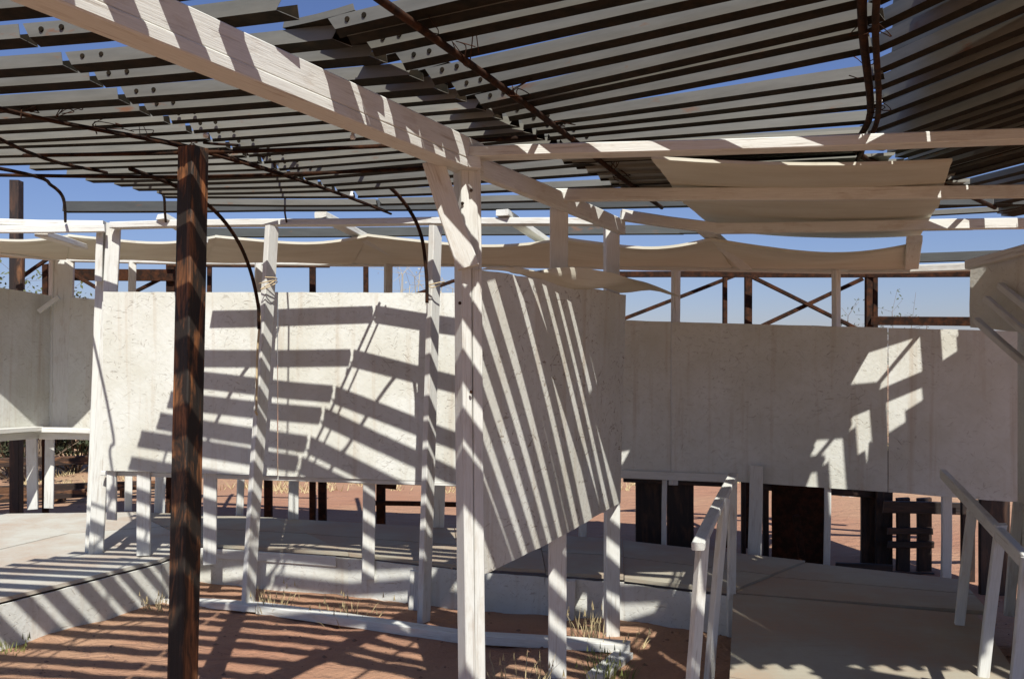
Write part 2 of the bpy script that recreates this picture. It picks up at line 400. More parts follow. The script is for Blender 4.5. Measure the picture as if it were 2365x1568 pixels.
# ------------------------------------------------------------------ outer frame at the back of the walkway
of = thing('outer_timber_frame', 'white outer timber frame of posts and rail behind the walkway', 'frame', (-1, 7.3, 0))
rail = [(-80, 572, 6.9), (146, 598, 7.75), (480, 605, 7.55), (1050, 608, 7.05), (1500, 617, 6.72), (1960, 624, 6.3), (2260, 616, 5.75)]
for a, b in zip(rail[:-1], rail[1:]):
    bar('top_rail', at(*a), at(*b), .09, .05, WOOD, of, wob=.006)
for (xt, yt, xb, yb, d, ww, yw) in ((70, 880, 76, 1175, 7.7, .085, 15), (117, 880, 113, 1173, 7.75, .075, 20), (306, 600, 296, 1180, 7.62, .06, 30),
        (378, 900, 368, 1190, 7.55, .085, 25), (598, 606, 590, 1120, 7.4, .06, 35), (562, 900, 553, 1196, 7.4, .055, 30), (684, 900, 677, 1206, 7.2, .08, 20), (897, 608, 890, 1100, 7.1, .06, 35),
        (1020, 900, 1012, 1224, 6.85, .085, 20), (1350, 900, 1345, 1250, 6.55, .05, 20), (1561, 620, 1555, 1120, 6.72, .062, 30), (1931, 622, 1928, 1120, 6.28, .052, 30)):
    upright(of, (xt, yt), (xb, yb), d, ww, .045, yw)
upright(of, (150, 598), (140, 1000), 7.72, .15, .09, 20, name='corner_post'); upright(of, (128, 600), (124, 1000), 7.7, .06, .09, -30, name='corner_post')

lw = thing('ledged_chipboard_wall', 'shaded white chipboard wall with ledge at the far left corner', 'wall', (-4.0, 7.6, 0))
sheet('wall_panel', (at(-160, 1003, 6.6), at(127, 988, 7.72), at(133, 685, 7.72), at(-160, 640, 6.6)), OSB, lw, .012, 14, 10, rag=.004)
sheet('wall_panel', (at(128, 988, 7.71), at(420, 1000, 7.58), at(420, 700, 7.58), at(134, 686, 7.71)), OSB, lw, .012, 14, 10, rag=.004)
bar('ledge', at(-140, 1006, 6.55), at(90, 990, 7.5), .09, .04, WOOD, lw); bar('ledge', at(80, 992, 7.52), at(235, 996, 7.5), .09, .04, WOOD, lw)
bar('apron', at(-140, 1022, 6.58), at(88, 1004, 7.54), .035, .06, WOOD, lw); bar('apron', at(92, 1006, 7.55), at(235, 1008, 7.54), .035, .06, WOOD, lw)
bar('brace', at(90, 720, 7.5), at(136, 686, 7.55), .05, .04, WOOD, lw)

# ------------------------------------------------------------------ thin plywood roof sagging over the walkway
cp = thing('plywood_walkway_roof', 'thin white plywood sheets sagging between rafters over the walkway', 'roof', (-1, 6.4, 2.3))
def sag(bl, br, tr, tl, a, name='roof_sheet', p=cp, nu=20, nv=10, m=PLY):
    return sheet(name, (bl, br, tr, tl), m, p, .017, nu, nv, disp=lambda u, v: Vector((0, 0, -a*4*u*(1-u)*(1-.85*v)+.008*math.sin(7*u+4*v))), rag=.006)
raft = [(-150, 545, 5.5, -240, 585, 6.9), (372, 502, 5.75, 180, 590, 7.6), (740, 497, 5.62, 560, 604, 7.4), (1160, 492, 5.4, 1010, 602, 7.0), (1160, 492, 5.4, 1345, 612, 6.8), (1622, 530, 5.15, 1725, 612, 6.45), (2112, 540, 5.05, 2106, 612, 6.0)]
sp = [(-160, 540, 6.15, -260, 590, 7.2), (160, 541, 6.62, 150, 596, 7.65), (500, 543, 6.1, 470, 604, 7.4), (850, 540, 6.0, 810, 606, 7.2), (1310, 548, 5.6, 1290, 612, 6.85), (1640, 548, 5.3, 1690, 616, 6.55), (2110, 560, 5.25, 2100, 622, 6.1)]
for (a, b), s_ in zip(zip(sp[:-1], sp[1:]), (.03, .042, .045, .05, .05, .065)):
    # corner order keeps the underside facing down
    sag(at(a[0]-3, a[1], a[2]), at(b[0]+3, b[1]+2, b[2]), at(b[3]+3, b[4]-2, b[5]), at(a[3]-3, a[4]-4, a[5]), s_)
for (x0, y0, d0, x1, y1, d1) in ((372, 500, 5.72, 470, 545, 6.05), (740, 496, 5.6, 905, 572, 6.6), (1160, 491, 5.38, 1318, 588, 6.7), (1622, 526, 5.12, 1724, 606, 6.4), (2112, 552, 5.02, 2106, 604, 5.9), (95, 540, 5.9, 190, 560, 6.6)):
    bar('rafter', at(x0, y0, d0), at(x1, y1, d1)+Vector((0, 0, -.035)), .085, .04, WOOD, cp)

# ------------------------------------------------------------------ beams and hanging plywood on the right
hc = thing('canopy_of_hanging_plywood', 'large bowed plywood sheet on white beams, hung high at the right', 'canopy', (1.5, 4.2, 2.3))
bar('beam', at(1085, 356, 3.42), at(2480, 311, 3.12), .09, .042, WOOD, hc, wob=.006)
bar('beam', at(1262, 452, 4.24), at(2460, 441, 4.15), .04, .062, WOOD, hc, wob=.006)
bar('beam', at(1434, 497, 4.95), at(1650, 527, 4.98), .05, .06, WOOD, hc); bar('beam', at(1648, 528, 4.98), at(2460, 516, 5.0), .05, .06, WOOD, hc, wob=.006)
def sag2(u, v): return Vector((0, 0, -.022*4*u*(1-u)+.006*math.sin(5*v)))
zt = .47
E = [at(1503, 360, 3.62), at(2199, 366, 3.68), at(2166, 474, 4.80), at(1580, 464, 4.76)]
sheet('roof_sheet', E, PLY, hc, .013, 22, 14, disp=sag2, rag=.006)
sheet('roof_sheet', (at(1562, 456, 4.60), at(2172, 462, 4.62), at(2126, 546, 5.52), at(1655, 533, 5.52)), PLY, hc, .009, 22, 12, disp=lambda u, v: Vector((0, 0, -.03*4*u*(1-u)+.012)), rag=.006)

# ------------------------------------------------------------------ spoke partition: central post, beams and chipboard panel
pt = thing('spoke_partition', 'white central post with overhead beam and chipboard panel crossed by slanting light', 'partition', (.1, 4.1, 0))
D0 = 3.46
yaw = 26
p0 = at(1092, 1800, D0); p1 = at(1078, 372, D0); p0.z = -.03
upv = Vector((math.sin(math.radians(yaw)), -math.cos(math.radians(yaw)), 0))
side = Vector((math.cos(math.radians(yaw)), math.sin(math.radians(yaw)), 0))
bar('post', p0-side*.0215, p1-side*.0215, .042, .085, WOOD, pt, upv); bar('post', p0+side*.0225, p1+side*.0225, .042, .083, WOOD, pt, upv)
bar('brace', at(1082, 618, D0-.08), at(1000, 372, D0-.10), .085, .042, WOOD, pt, (0, -1, 0))
bar('brace', at(1090, 590, D0-.01), at(1078, 372, D0-.02), .06, .05, WOOD, pt, (0, -1, 0))
for (x, y) in ((1088, 440), (1068, 470), (1062, 700), (1088, 905)):
    a = at(x, y, D0-.06); tube('bolt_or_hole_disc', [a, a+Vector((0, -.006, 0))], [.007, .005], ROD, pt, 8)
q1 = at(1287, 1600, 4.34); q1.z = -.03
bar('post', q1, at(1291, 478, 4.34), .09, .045, WOOD, pt, (0, -1, 0))
q2 = atz(1413, 1492, -.03); dd = 5.02
q2 = at(1413, 1500, dd); q2.z = -.03
bar('post', q2, at(1412, 512, dd), .085, .05, WOOD, pt, Vector((.25, -1, 0)))
# overhead beam from above the camera to the central post, then on to the rear post
A = Vector((-1.60, .62, 2.385)); B = Vector((-.155, 3.50, 2.385))
bar('beam', A+Vector((0, 0, -.036)), B+Vector((0, 0, -.036)), .092, .037, WOOD, pt, wob=.003)
bar('beam', A+Vector((0, 0, .0265)), B+Vector((0, 0, .0265)), .090, .085, WOOD, pt, wob=.003)
bar('beam', at(1098, 384, 3.50), at(1436, 525, 5.0), .042, .082, WOOD, pt)
bar('splice_block', at(1055, 372, 3.38), at(1105, 378, 3.40), .05, .05, WOOD, pt)
# panel, a little twisted
def pw(u, v): return .03*math.sin(math.pi*u)*(.4+v)+.010*math.sin(5*u+2*v)
PC = (at(1113, 1328, 3.45), at(1437, 1160, 5.02), at(1443, 682, 5.02), at(1098, 622, 3.45))
sheet('chipboard_panel', PC, m_osb('cracked_white_chipboard', (.60, .605, .55), .95), pt, .012, 22, 16, disp=pw, rag=.006)
# wavy lip of thin plywood along its top
lip = (at(1096, 626, 3.44), at(1440, 683, 4.95), at(1572, 677, 5.0), at(1118, 612, 3.60))
sheet('lip_board', (at(1098, 624, 3.40), at(1436, 680, 4.92), at(1570, 676, 5.05), at(1200, 618, 3.75)), PLY, pt, .007, 26, 6,
      disp=lambda u, v: Vector((0, 0, .018*math.sin(9*u)+.03*math.sin(5*v+6*u)*v+.035*(1-abs(2*u-1))*v)), rag=.008)

# ------------------------------------------------------------------ shaded wall on the right
wb = thing('shaded_chipboard_wall', 'long shaded white chipboard wall on the right with chevrons of light', 'wall', (2, 6, 0))
def bd(px): k = (px-CX)/F; return 16.4/(2.4+.95*k)
sheet('wall_panel', (at(1400, 1098, bd(1400)), at(1549, 1102, bd(1549)), at(1549, 743, bd(1549)), at(1400, 738, bd(1400))), OSB, wb, .012, 8, 10, rag=.003)
sheet('wall_panel', (at(1551, 1102, bd(1551)), at(2050, 1136, bd(2050)), at(2050, 757, bd(2050)), at(1551, 743, bd(1551))), OSB, wb, .012, 16, 10, rag=.003)
sheet('wall_panel', (at(2052, 1136, bd(2052)), at(2400, 1164, bd(2400)), at(2400, 766, bd(2400)), at(2052, 757, bd(2052))), OSB, wb, .012, 12, 10, rag=.003)
bar('bottom_rail', at(1432, 1094, bd(1432)-.022), at(1690, 1104, bd(1690)-.022), .035, .06, WOOD, wb)
for (x, yt, xb, yb, ww) in ((1747, 1075, 1742, 1291, .09), (1912, 1080, 1909, 1310, .042), (1536, 1060, 1533, 1272, .035), (2186, 1140, 2184, 1345, .06)):
    upright(wb, (x, yt), (xb, yb), bd(x)-(.06 if x == 1747 else -.04), ww, .042, -14)

# ------------------------------------------------------------------ ramp with its rails
rp = thing('plywood_ramp', 'white plywood ramp with crude timber handrails at the lower right', 'ramp', (1.6, 4, 0))
def rz(p): return .252 - (4.95-p[1])*.036
rL = [Vector((1.27, 4.97)), Vector((.62, 2.55))]; rR = [Vector((2.47, 4.60)), Vector((1.62, 1.95))]
def rq(t0, t1):
    a, b = rL[0].lerp(rL[1], t0), rL[0].lerp(rL[1], t1); c, d = rR[0].lerp(rR[1], t1), rR[0].lerp(rR[1], t0)
    return [tuple(a), tuple(b), tuple(c), tuple(d)]
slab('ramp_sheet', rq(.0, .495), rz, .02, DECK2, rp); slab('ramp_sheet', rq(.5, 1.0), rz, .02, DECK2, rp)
for a, b in ((rL[0], rL[1]), (rR[0], rR[1])):
    o = Vector((.03 if a is rL[0] else -.03, 0, 0))
    bar('side_joist', Vector((a.x, a.y, rz(a)-.09))+o, Vector((b.x, b.y, rz(b)-.09))+o, .04, .13, WOOD, rp)
def rpost(bx, by, z0, tx, ty, d, ww=.055, yw=0):
    p = at(tx, ty, d); q = Vector((p.x+(bx-tx)/F*d, d, z0))
    bar('rail_post', q, p, ww, .04, WOOD, rp, Vector((math.sin(math.radians(yw)), -math.cos(math.radians(yw)), 0)))
rpost(1688, 0, .0, 1692, 1103, 4.98, .045); rpost(1636, 0, .0, 1674, 1150, 4.22, .04, 30); rpost(1585, 0, .0, 1624, 1240, 3.50, .044, 20)
bar('handrail', at(1612, 1262, 3.38), at(1694, 1098, 4.98), .05, .032, WOOD, rp)
rpost(2205, 0, .0, 2248, 1152, 4.45, .045, -20); rpost(2258, 0, .0, 2312, 1210, 3.78, .045, -20); rpost(2330, 0, 0, 2380, 1290, 3.2, .06, -20)
bar('handrail', at(2178, 1094, 5.25), at(2440, 1372, 2.95), .035, .06, WOOD, rp)

# ------------------------------------------------------------------ right edge
rw = thing('boarded_side_wall', 'white boarded wall cut by the right edge of the picture', 'wall', (2.9, 4.9, 0))
sheet('wall_panel', (at(2350, 1560, 4.8), at(2470, 1700, 3.6), at(2470, 740, 3.6), at(2350, 762, 4.8)), OSB, rw, .012, 8, 10, rag=.003)
upright(rw, (2352, 1160), (2330, 1420), 4.7, .05, .04, -20)
hp = thing('bracketed_corner_panel', 'shaded white panel with slanting battens at the upper right edge', 'panel', (2.8, 5, 1.8))
sheet('panel', (at(2240, 757, 4.95), at(2480, 775, 4.4), at(2480, 560, 4.4), at(2241, 608, 4.95)), OSB, hp, .012, 10, 8, disp=lambda u, v: .005*math.sin(4*v+2*u))
bar('batten', at(2238, 612, 4.9), at(2480, 545, 4.3), .06, .05, WOOD, hp)
for (x0, y0, x1, y1) in ((2278, 690, 2440, 830), (2310, 660, 2450, 770), (2255, 740, 2380, 850)):
    bar('batten', at(x0, y0, 4.75), at(x1, y1, 4.25), .035, .035, WOOD, hp)

# ------------------------------------------------------------------ stained brown post
bp = thing('stained_timber_post', 'dark brown stained square timber post standing in the left foreground', 'post', (-1.33, 3.55, 0))
b0 = at(418, 1800, 3.55); b0.z = -.05
bar('post', b0, at(447, 342, 3.55), .089, .089, BROWN, bp, Vector((math.sin(math.radians(-28)), -math.cos(math.radians(-28)), 0)), ch=.006, wob=.004)

# ------------------------------------------------------------------ slatted steel roof
roof = thing('slatted_steel_roof', 'roof of parallel galvanised steel channels on rusty rods above everything', 'roof', (0, 3.5, 2.5))
Z0 = 2.52; SW, SH, ST = .066, .034, .0022
def V2(x, y): return Vector((x, y))
def cut(p, d, line):                       # where the line p + s d meets a polyline
    best = None
    for i, (a, b) in enumerate(zip(line[:-1], line[1:])):
        a, b = Vector(a), Vector(b); e = b-a; den = d.x*e.y-d.y*e.x
        if abs(den) < 1e-9: continue
        s = ((a.x-p.x)*e.y-(a.y-p.y)*e.x)/den; t = ((a.x-p.x)*d.y-(a.y-p.y)*d.x)/den
        lo = -1e9 if i == 0 else -1e-6; hi = 1e9 if i == len(line)-2 else 1+1e-6
        if lo <= t <= hi and (best is None or abs(s) < abs(best)): best = s
    return None if best is None else p+d*best
Eln = [(-4.2, -1.2), (-3.3, 1.5), (-3.1, 2.4), (-3.0, 3.0), (-2.85, 3.6), (-2.6, 4.0), (-2.265, 4.4), (-1.88, 5.15), (-1.6, 5.8)]
Kln = [(-2.2, -1.2), (-1.55, 1.5), (-1.45, 2.3), (-1.4, 3.28), (-1.11, 4.44), (-.76, 5.33), (-.6, 5.8)]
Jln = [(-2.6, -1.2), (-1.09, 1.5), (-.628, 2.317), (.014, 3.4545), (.57, 4.44), (1.05, 5.3), (1.3, 5.8)]
Rln = [(-.4, -.9), (.55, 1.4), (.914, 2.262), (1.333, 3.22), (1.56, 3.885), (2.1, 4.35), (2.445, 4.6), (2.85, 5.1), (3.3, 5.8)]
def strip(a, b, z=Z0, w_=.09, h_=.042, ms=None, bev=(.006, .006), roll=0.0, dz=0.0, notch=(0, 0)):
    p0, p1 = Vector((a[0], a[1], z)), Vector((b[0], b[1], z+dz))
    if p1.x < p0.x: p0, p1 = p1, p0
    mw, L = frame(p0, p1, (0, math.sin(roll), 1))           # local y points away from the camera
    st_ = ST if h_ > 0 else -ST
    o = [(-w_/2, 0), (w_/2, 0), (w_/2, h_), (w_/2-ST, h_), (w_/2-ST, st_), (-w_/2+ST, st_), (-w_/2+ST, h_), (-w_/2, h_)]
    if h_ < 0: o = [(y, zz) for (y, zz) in o]
    vs, fs = [], []; seg = 4; s = R.uniform(0, 9); am = R.uniform(.001, .005)
    for i in range(seg+1):
        x = L*i/seg; e = math.sin(math.pi*i/seg)
        for ci, (y, zz) in enumerate(o):
            xx = x
            if i == 0 and notch[0]: xx += notch[0]*(1.0 if ci in (0, 5) else 0)
            if i == seg and notch[1]: xx -= notch[1]*(1.0 if ci in (0, 5) else 0)
            if i == 0: xx += bev[0]*zz/h_
            if i == seg: xx -= bev[1]*zz/h_
            vs.append((xx, y+am*math.sin(s+3*x)*e, zz-am*e))
    for i in range(seg):
        for k in range(8): fs.append((i*8+k, i*8+(k+1) % 8, i*8+8+(k+1) % 8, i*8+8+k))
    fs += [(7, 6, 5, 0), (0, 5, 4, 1), (1, 4, 3, 2)]; q = seg*8
    fs += [(q, q+5, q+6, q+7), (q+1, q+4, q+5, q), (q+2, q+3, q+4, q+1)]
    me = bpy.data.meshes.new('metal_strip'); me.from_pydata(vs, [], fs)
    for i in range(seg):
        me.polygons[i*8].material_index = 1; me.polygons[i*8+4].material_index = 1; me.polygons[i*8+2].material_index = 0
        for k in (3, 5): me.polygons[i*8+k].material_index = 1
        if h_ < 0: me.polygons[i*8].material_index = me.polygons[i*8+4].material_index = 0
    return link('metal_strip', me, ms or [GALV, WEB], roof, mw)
# -- middle bay: rows read at two columns of the picture
Mrows = [(-45, -165), (-15, -125), (25, -85), (77, -35), (126, 14), (168, 54), (209, 95), (229, 121), (257, 160), (283, 212), (303, 243), (320, 270), (336, 298), (350, 325)]
Jpts = []
for i, (ya, yb) in enumerate(Mrows):
    a, b = atz(1237, ya, Z0), atz(1738, yb, Z0); a, b = V2(a.x, a.y), V2(b.x, b.y)
    d = (b-a).normalized(); n = V2(-d.y, d.x)*.045
    if n.y < 0: n = -n
    p, q = cut(a+n, d, Jln), cut(a+n, d, Rln)
    if ya < 70: q = q+d*(1.8-q.x)/d.x
    ov = R.uniform(.0, .05)
    st_o = strip(p-d*.004, q+d*ov, Z0+R.uniform(0, .006), w_=.062, h_=.038, notch=(.034, 0))
    strip(p-d*.17, p+d*.10, Z0+.045, w_=.062, h_=.02)  # short upper piece added to shade the overhead beam
    Jpts.append((p, d, st_o))
jd = 2.16
while jd > -1.0:                                 # rows running on over the photographer
    p = cut(V2(-1, jd), V2(1, 0), Jln); d = V2(.84, -.54).normalized()
    strip(p-d*.17, p+d*.10, Z0+.045, w_=.062, h_=.02)  # same added piece, shading the near end of the beam
    strip(p, p+d*(1.8-p.x)/d.x, Z0+R.uniform(0, .006), w_=.062, h_=.038); jd -= .16
for k in range(26):
    y0 = 2.0-k*.10; strip((1.75, y0-.02), (3.6, y0-1.0), Z0+.02+R.uniform(0, .006), w_=.065, h_=.038)  # unseen bay beside the camera, packed densely to shade the ramp
d_ = 3.88
while d_ < 4.95:                                 # wider pale sheets lapped over each other
    p = cut(V2(0, d_), V2(1, 0), Jln); az = math.radians(78+R.uniform(-1, 1)); d = V2(math.sin(az), -math.cos(az))
    q = cut(p, d, Rln); strip(p-d*.1, q+d*R.uniform(0, .05), Z0+.004+R.uniform(0, .012), w_=.15, h_=-.014, ms=[GALV2, WEB])  # dark far lip stands in for the shadow line at each lap
    d_ += .128+R.uniform(-.01, .01)
def onR(dd): return cut(V2(1, dd), V2(1, 0), Rln)
for (dd, ww) in ((5.42, .06), (5.165, .10), (4.89, .085), (4.745, .072), (4.605, .068), (4.485, .052), (4.39, .05), (4.30, .07), (4.19, .07)):     # rows that meet in chevrons
    p = onR(dd); d = V2(-.951, .309); strip(p, p+d*1.5, Z0, w_=ww, h_=.03)
    d = V2(math.sin(math.radians(164)), math.cos(math.radians(164))); strip(p, p+d*2.6, Z0, w_=ww, h_=.03)
o_ = 3.38
while o_ < 4.62:                                 # doubled rows a little way in from the chevron line
    d = V2(math.sin(math.radians(164)), math.cos(math.radians(164))); p = cut(V2(.966, .26)*o_, d, Rln)
    strip(p+d*.36, p+d*2.7, Z0+.045, w_=.098, h_=.03); o_ += .09
# -- bay between the two joint lines
L2 = [(-.96, -.25), (-.8, -.25), (-.63, -.25), (-.46, -.25), (-.3, -.25), (-.13, -.25), (.04, -.25), (.2, -.25), (.36, -.25), (.53, -.25), (.70, -.25), (.87, -.25), (1.04, -.25), (1.21, -.25), (1.38, -.25), (1.55, -.25), (1.72, -.25), (1.88, -.25), (2.05, -.25), (2.20, -.25), (2.375, -.25), (2.58, -.25), (2.80, -.25), (2.96, -.24), (3.15, -.235), (3.30, -.24), (3.43, -.25), (3.57, -.26), (3.70, -.27), (3.85, -.29), (3.98, -.31), (4.11, -.33), (4.25, -.35),
      (4.388, -.37), (4.496, -.375), (4.652, -.36), (4.7725, -.30), (4.97, -.21), (5.21, -.13)]
Kpts = []
def rowkind(dk):
    if 3.36 < dk < 4.3: return dict(w_=.05, h_=.036, ms=[GALV2, WEB])
    return dict(w_=.076, h_=.042) if dk < 3.4 else dict(w_=.07, h_=.034)
for (dk, s) in L2:
    p = cut(V2(-1.4, dk), V2(1, 0), Kln); d = V2(1, s).normalized(); q = cut(p, d, Jln)
    if q is None: continue
    st_o = strip(p+d*.003, q-d*.002, Z0+R.uniform(0, .006), notch=(.03, .03), **rowkind(dk)); Kpts.append((p, d, st_o))
# -- left bay
for i, (dk, s) in enumerate(L2):
    p = cut(V2(-1.4, dk), V2(1, 0), Kln)
    sl_ = -.17 if dk < 3.7 else (-.13 if dk < 4.6 else (-.09 if dk < 4.9 else .02))
    if abs(dk-4.97) < .01: sl_ = 0.0
    d = V2(-1, -sl_).normalized(); q = cut(p, d, Eln)
    strip(p+d*.003, q-d*R.uniform(-.05, .05), Z0+R.uniform(0, .006), **rowkind(dk))
# -- right bay, turned sharply
o_ = 1.38
while o_ < 4.75:
    az = math.radians(164-7*max(0, min(1, (2.6-o_)/1.1))+R.uniform(-.3, .3)); d = V2(math.sin(az), math.cos(az)); n = V2(.966, .26)
    p = cut(n*o_, d, Rln)
    strip(p+d*R.uniform(.0, .05), p+d*min(2.7, max(.3, (p.y-1.9)/.96)), Z0+.012+R.uniform(0, .008), w_=.104 if o_ > 3.2 else (.058 if o_ > 2.7 else .046), ms=[GALV2, WEB], h_=.036)
    if 1.7 < o_ < 3.25: strip(p+d*(.1 if o_ < 2.65 else .36)+n*.051, p+d*min(2.7, max(.3, (p.y-1.9)/.96))+n*.051, Z0+.06, w_=.10, h_=.03)  # upper layer added to keep the sun off the ramp
    o_ += (.102 if o_ < 3.35 else (1.0 if o_ < 3.5 else .098))+R.uniform(-.012, .012)
# -- lone rows beyond
for (x0, y0, x1, y1, d0, d1) in ((150, 490, 640, 487, 5.45, 5.50), (640, 487, 1300, 483, 5.50, 5.42), (1300, 483, 1860, 470, 5.42, 5.1), (480, 548, 1000, 545, 6.35, 6.35), (1000, 543, 1580, 541, 6.35, 6.2), (1570, 540, 2250, 530, 6.2, 5.8), (2110, 476, 2600, 470, 5.2, 5.1), (2060, 608, 2600, 588, 6.2, 5.9)):
    a, b = at(x0, y0, d0), at(x1, y1, d1)
    strip((a.x, a.y), (b.x, b.y), a.z, .07, .062, dz=b.z-a.z, ms=[GALV3, WEB])
# -- dark discs standing in for punched holes along the joint lines
def hole_discs(p, d, w_, par, at_):
    n = V2(-d.y, d.x)
    if n.y < 0: n = -n
    for s_ in at_:
        a = p+d*s_-n*(w_/2); a = Vector((a.x, a.y, Z0+.024)); b = a-Vector((n.x, n.y, 0))*.004
        tube('bolt_or_hole_disc', [a, b], [.0085, .0075], WEB, par, 8)
for (p, d, o) in Jpts: hole_discs(p+d*.075, d, .062, o, (-.0, .06))
for (p, d, o) in Kpts[21:34]: hole_discs(p+d*.075, d, .076, o, (-.0, .07))
# -- rusty rods that carry the strips, some bent down at the roof edge
def rod(ctrl, r=.010, n=6, m=ROD): return tube('rebar', spline(ctrl, n), r, m, roof, 7)
def zr(x, y, dz=0): return Vector((x, y, Z0-.014+dz))
rod([zr(-.75, 1.3), zr(-.319, 2.262, -.004), zr(.1, 3.25), zr(.33, 3.8, -.004), zr(.708, 4.75), zr(.9, 5.2)], .012)
rod([zr(-2.4, 2.1), zr(-1.87, 3.17, -.006), zr(-1.38, 3.76), zr(-1.05, 4.5), zr(-.78, 5.3)], .009)
rod([zr(-2.35, 2.1, -.02), zr(-1.80, 3.17, -.02), zr(-1.36, 3.7, -.022), zr(-1.0, 4.5, -.02), zr(-.74, 5.3, -.02)], .007)
rod([zr(.6, 1.4), zr(.914, 2.262), zr(1.333, 3.22), zr(1.56, 3.885), zr(2.1, 4.37), zr(2.9, 5.2)], .013)
rod([zr(.63, 1.4, -.02), zr(.95, 2.262, -.02), zr(1.36, 3.22, -.02), zr(1.55, 3.885, -.02)], .010)
rod([zr(-3.05, 2.2), zr(-2.75, 3.6), at(60, 402, 4.2), at(118, 428, 4.5), at(143, 452, 4.62), at(150, 480, 5.2), at(151, 512, 5.76)], .009)
rod([zr(-2.0, 2.4), at(60, 350, 3.7), at(250, 400, 4.35), at(360, 428, 4.75), at(378, 452, 5.0), at(381, 490, 5.4), at(383, 512, 5.68)], .008)
rod([at(300, 390, 4.2), at(410, 432, 4.55), at(490, 482, 4.85), at(545, 550, 5.1), at(578, 625, 5.3), at(596, 705, 5.44), at(598, 760, 5.46)], .011)
rod([at(470, 345, 3.9), at(700, 368, 4.2), at(800, 384, 4.4), at(890, 425, 4.7), at(945, 485, 4.95), at(974, 550, 5.1), at(985, 640, 5.15), at(986, 700, 5.16)], .011)
rod([at(470, 330, 3.7), at(610, 352, 4.0), at(655, 440, 5.0), at(658, 490, 5.4), at(662, 514, 5.62)], .006)
rod([zr(-2.2, 3.9), zr(-1.38, 3.72, -.03), zr(-.6, 3.62, -.03), zr(.1, 3.5, -.02)], .009)
rod([zr(-2.6, 4.3), zr(-1.6, 4.25, -.02), zr(-.7, 4.12, -.02), zr(-.2, 4.0, -.02)], .009)
def tangle(c, r, n):
    pts = [Vector(c)+Vector((R.gauss(0, 1), R.gauss(0, 1), R.gauss(0, .7)))*r for _ in range(n)]
    return tube('wire_tie', spline(pts, 4), .0018, RUST, roof, 4)
for (x, y, d) in ((250, 285, 3.4), (330, 305, 3.5), (447, 338, 3.7), (520, 352, 3.9), (640, 372, 4.2), (790, 385, 4.4), (960, 45, 2.4), (1090, 120, 2.62), (1200, 205, 2.95), (1300, 280, 3.4), (1412, 372, 4.05), (1440, 405, 4.3), (1478, 437, 4.7), (2008, 60, 2.4), (2014, 150, 2.75), (2018, 250, 3.2), (1985, 345, 3.8), (150, 255, 3.25), (60, 245, 3.2)):
    tangle(at(x, y, d), .03, 9)
for (x, y, d) in ((815, 322, 3.55), (2030, 240, 3.15), (812, 455, 4.9), (1116, 447, 4.9), (475, 318, 3.6)):
    p = at(x, y, d); tube('insulator', [p, p+Vector((0, 0, .012)), p+Vector((0, 0, .018)), p+Vector((.002, 0, .034)), p+Vector((.003, 0, .04))], [.010, .012, .007, .009, .005], PORC, roof, 10)

# ------------------------------------------------------------------ rusty steel frame outside
sf = thing('rusty_steel_frame', 'rusty angle iron frame with cross braces against the sky behind the walls', 'frame', (0, 8, 0))
def st(x0, y0, d0, x1, y1, d1, w_=.05, h_=.05, name='upright', m=RUST): return bar(name, at(x0, y0, d0), at(x1, y1, d1), w_, h_, m, sf, (0, -1, .01) if name == 'upright' else (0, -.05, 1), ch=.003, wob=.002)
def gd(x, d): p = at(x, 1000, d); return HY+EYE*F/d
for (x, d, ww) in ((105, 8.3, .05), (395, 8.2, .075), (484, 8.2, .04), (620, 8.25, .07), (722, 8.2, .055), (745, 8.5, .075), (845, 8.0, .045), (880, 8.1, .08)):
    yt = 610 if x not in (620, 745, 880) else 1000
    st(x, gd(x, d)+4, d, x, yt, d, ww, ww*.8)
for (x, d, ww) in ((1674, 7.4, .035), (1728, 7.4, .06), (2006, 7.0, .05), (2020, 7.1, .04)): st(x, gd(x, d)+4, d, x, 628, d, ww, .045)
st(150, 634, 8.2, 402, 636, 8.15, .05, .11, 'chord'); st(385, 612, 8.1, 760, 614, 8.0, .05, .035, 'chord')
st(1400, 634, 7.5, 2010, 634, 7.0, .05, .05, 'chord'); st(2000, 634, 7.0, 2300, 632, 6.6, .05, .05, 'chord')
st(2012, 741, 6.95, 2300, 743, 6.6, .05, .07, 'chord'); st(865, 1161, 8.05, 1100, 1166, 7.9, .04, .04, 'chord'); st(878, 1120, 8.0, 915, 1124, 8.0, .02, .05, 'bracket')
for (x0, y0, x1, y1, d, ww) in ((1400, 752, 1698, 636, 7.42, .05), (1738, 640, 1990, 765, 7.1, .04), (1992, 644, 1740, 762, 7.15, .045), (48, 642, 108, 600, 8.2, .035), (170, 634, 250, 680, 8.15, .04), (395, 632, 300, 680, 8.2, .045), (1050, 648, 930, 690, 7.8, .04)):
    st(x0, y0, d, x1, y1, d, ww, .03, 'brace')
ut = thing('weathered_outer_post', 'dark weathered timber post against the sky at the far left', 'post', (-4.4, 7.8, 0))
bar('post', at(38, gd(38, 7.8)+4, 7.8), at(38, 418, 7.8), .085, .085, PLANK, ut, (0, -1, 0))
bar('side_block', at(47, 668, 7.72), at(47, 585, 7.72), .06, .05, DARK, ut, (0, -1, 0))

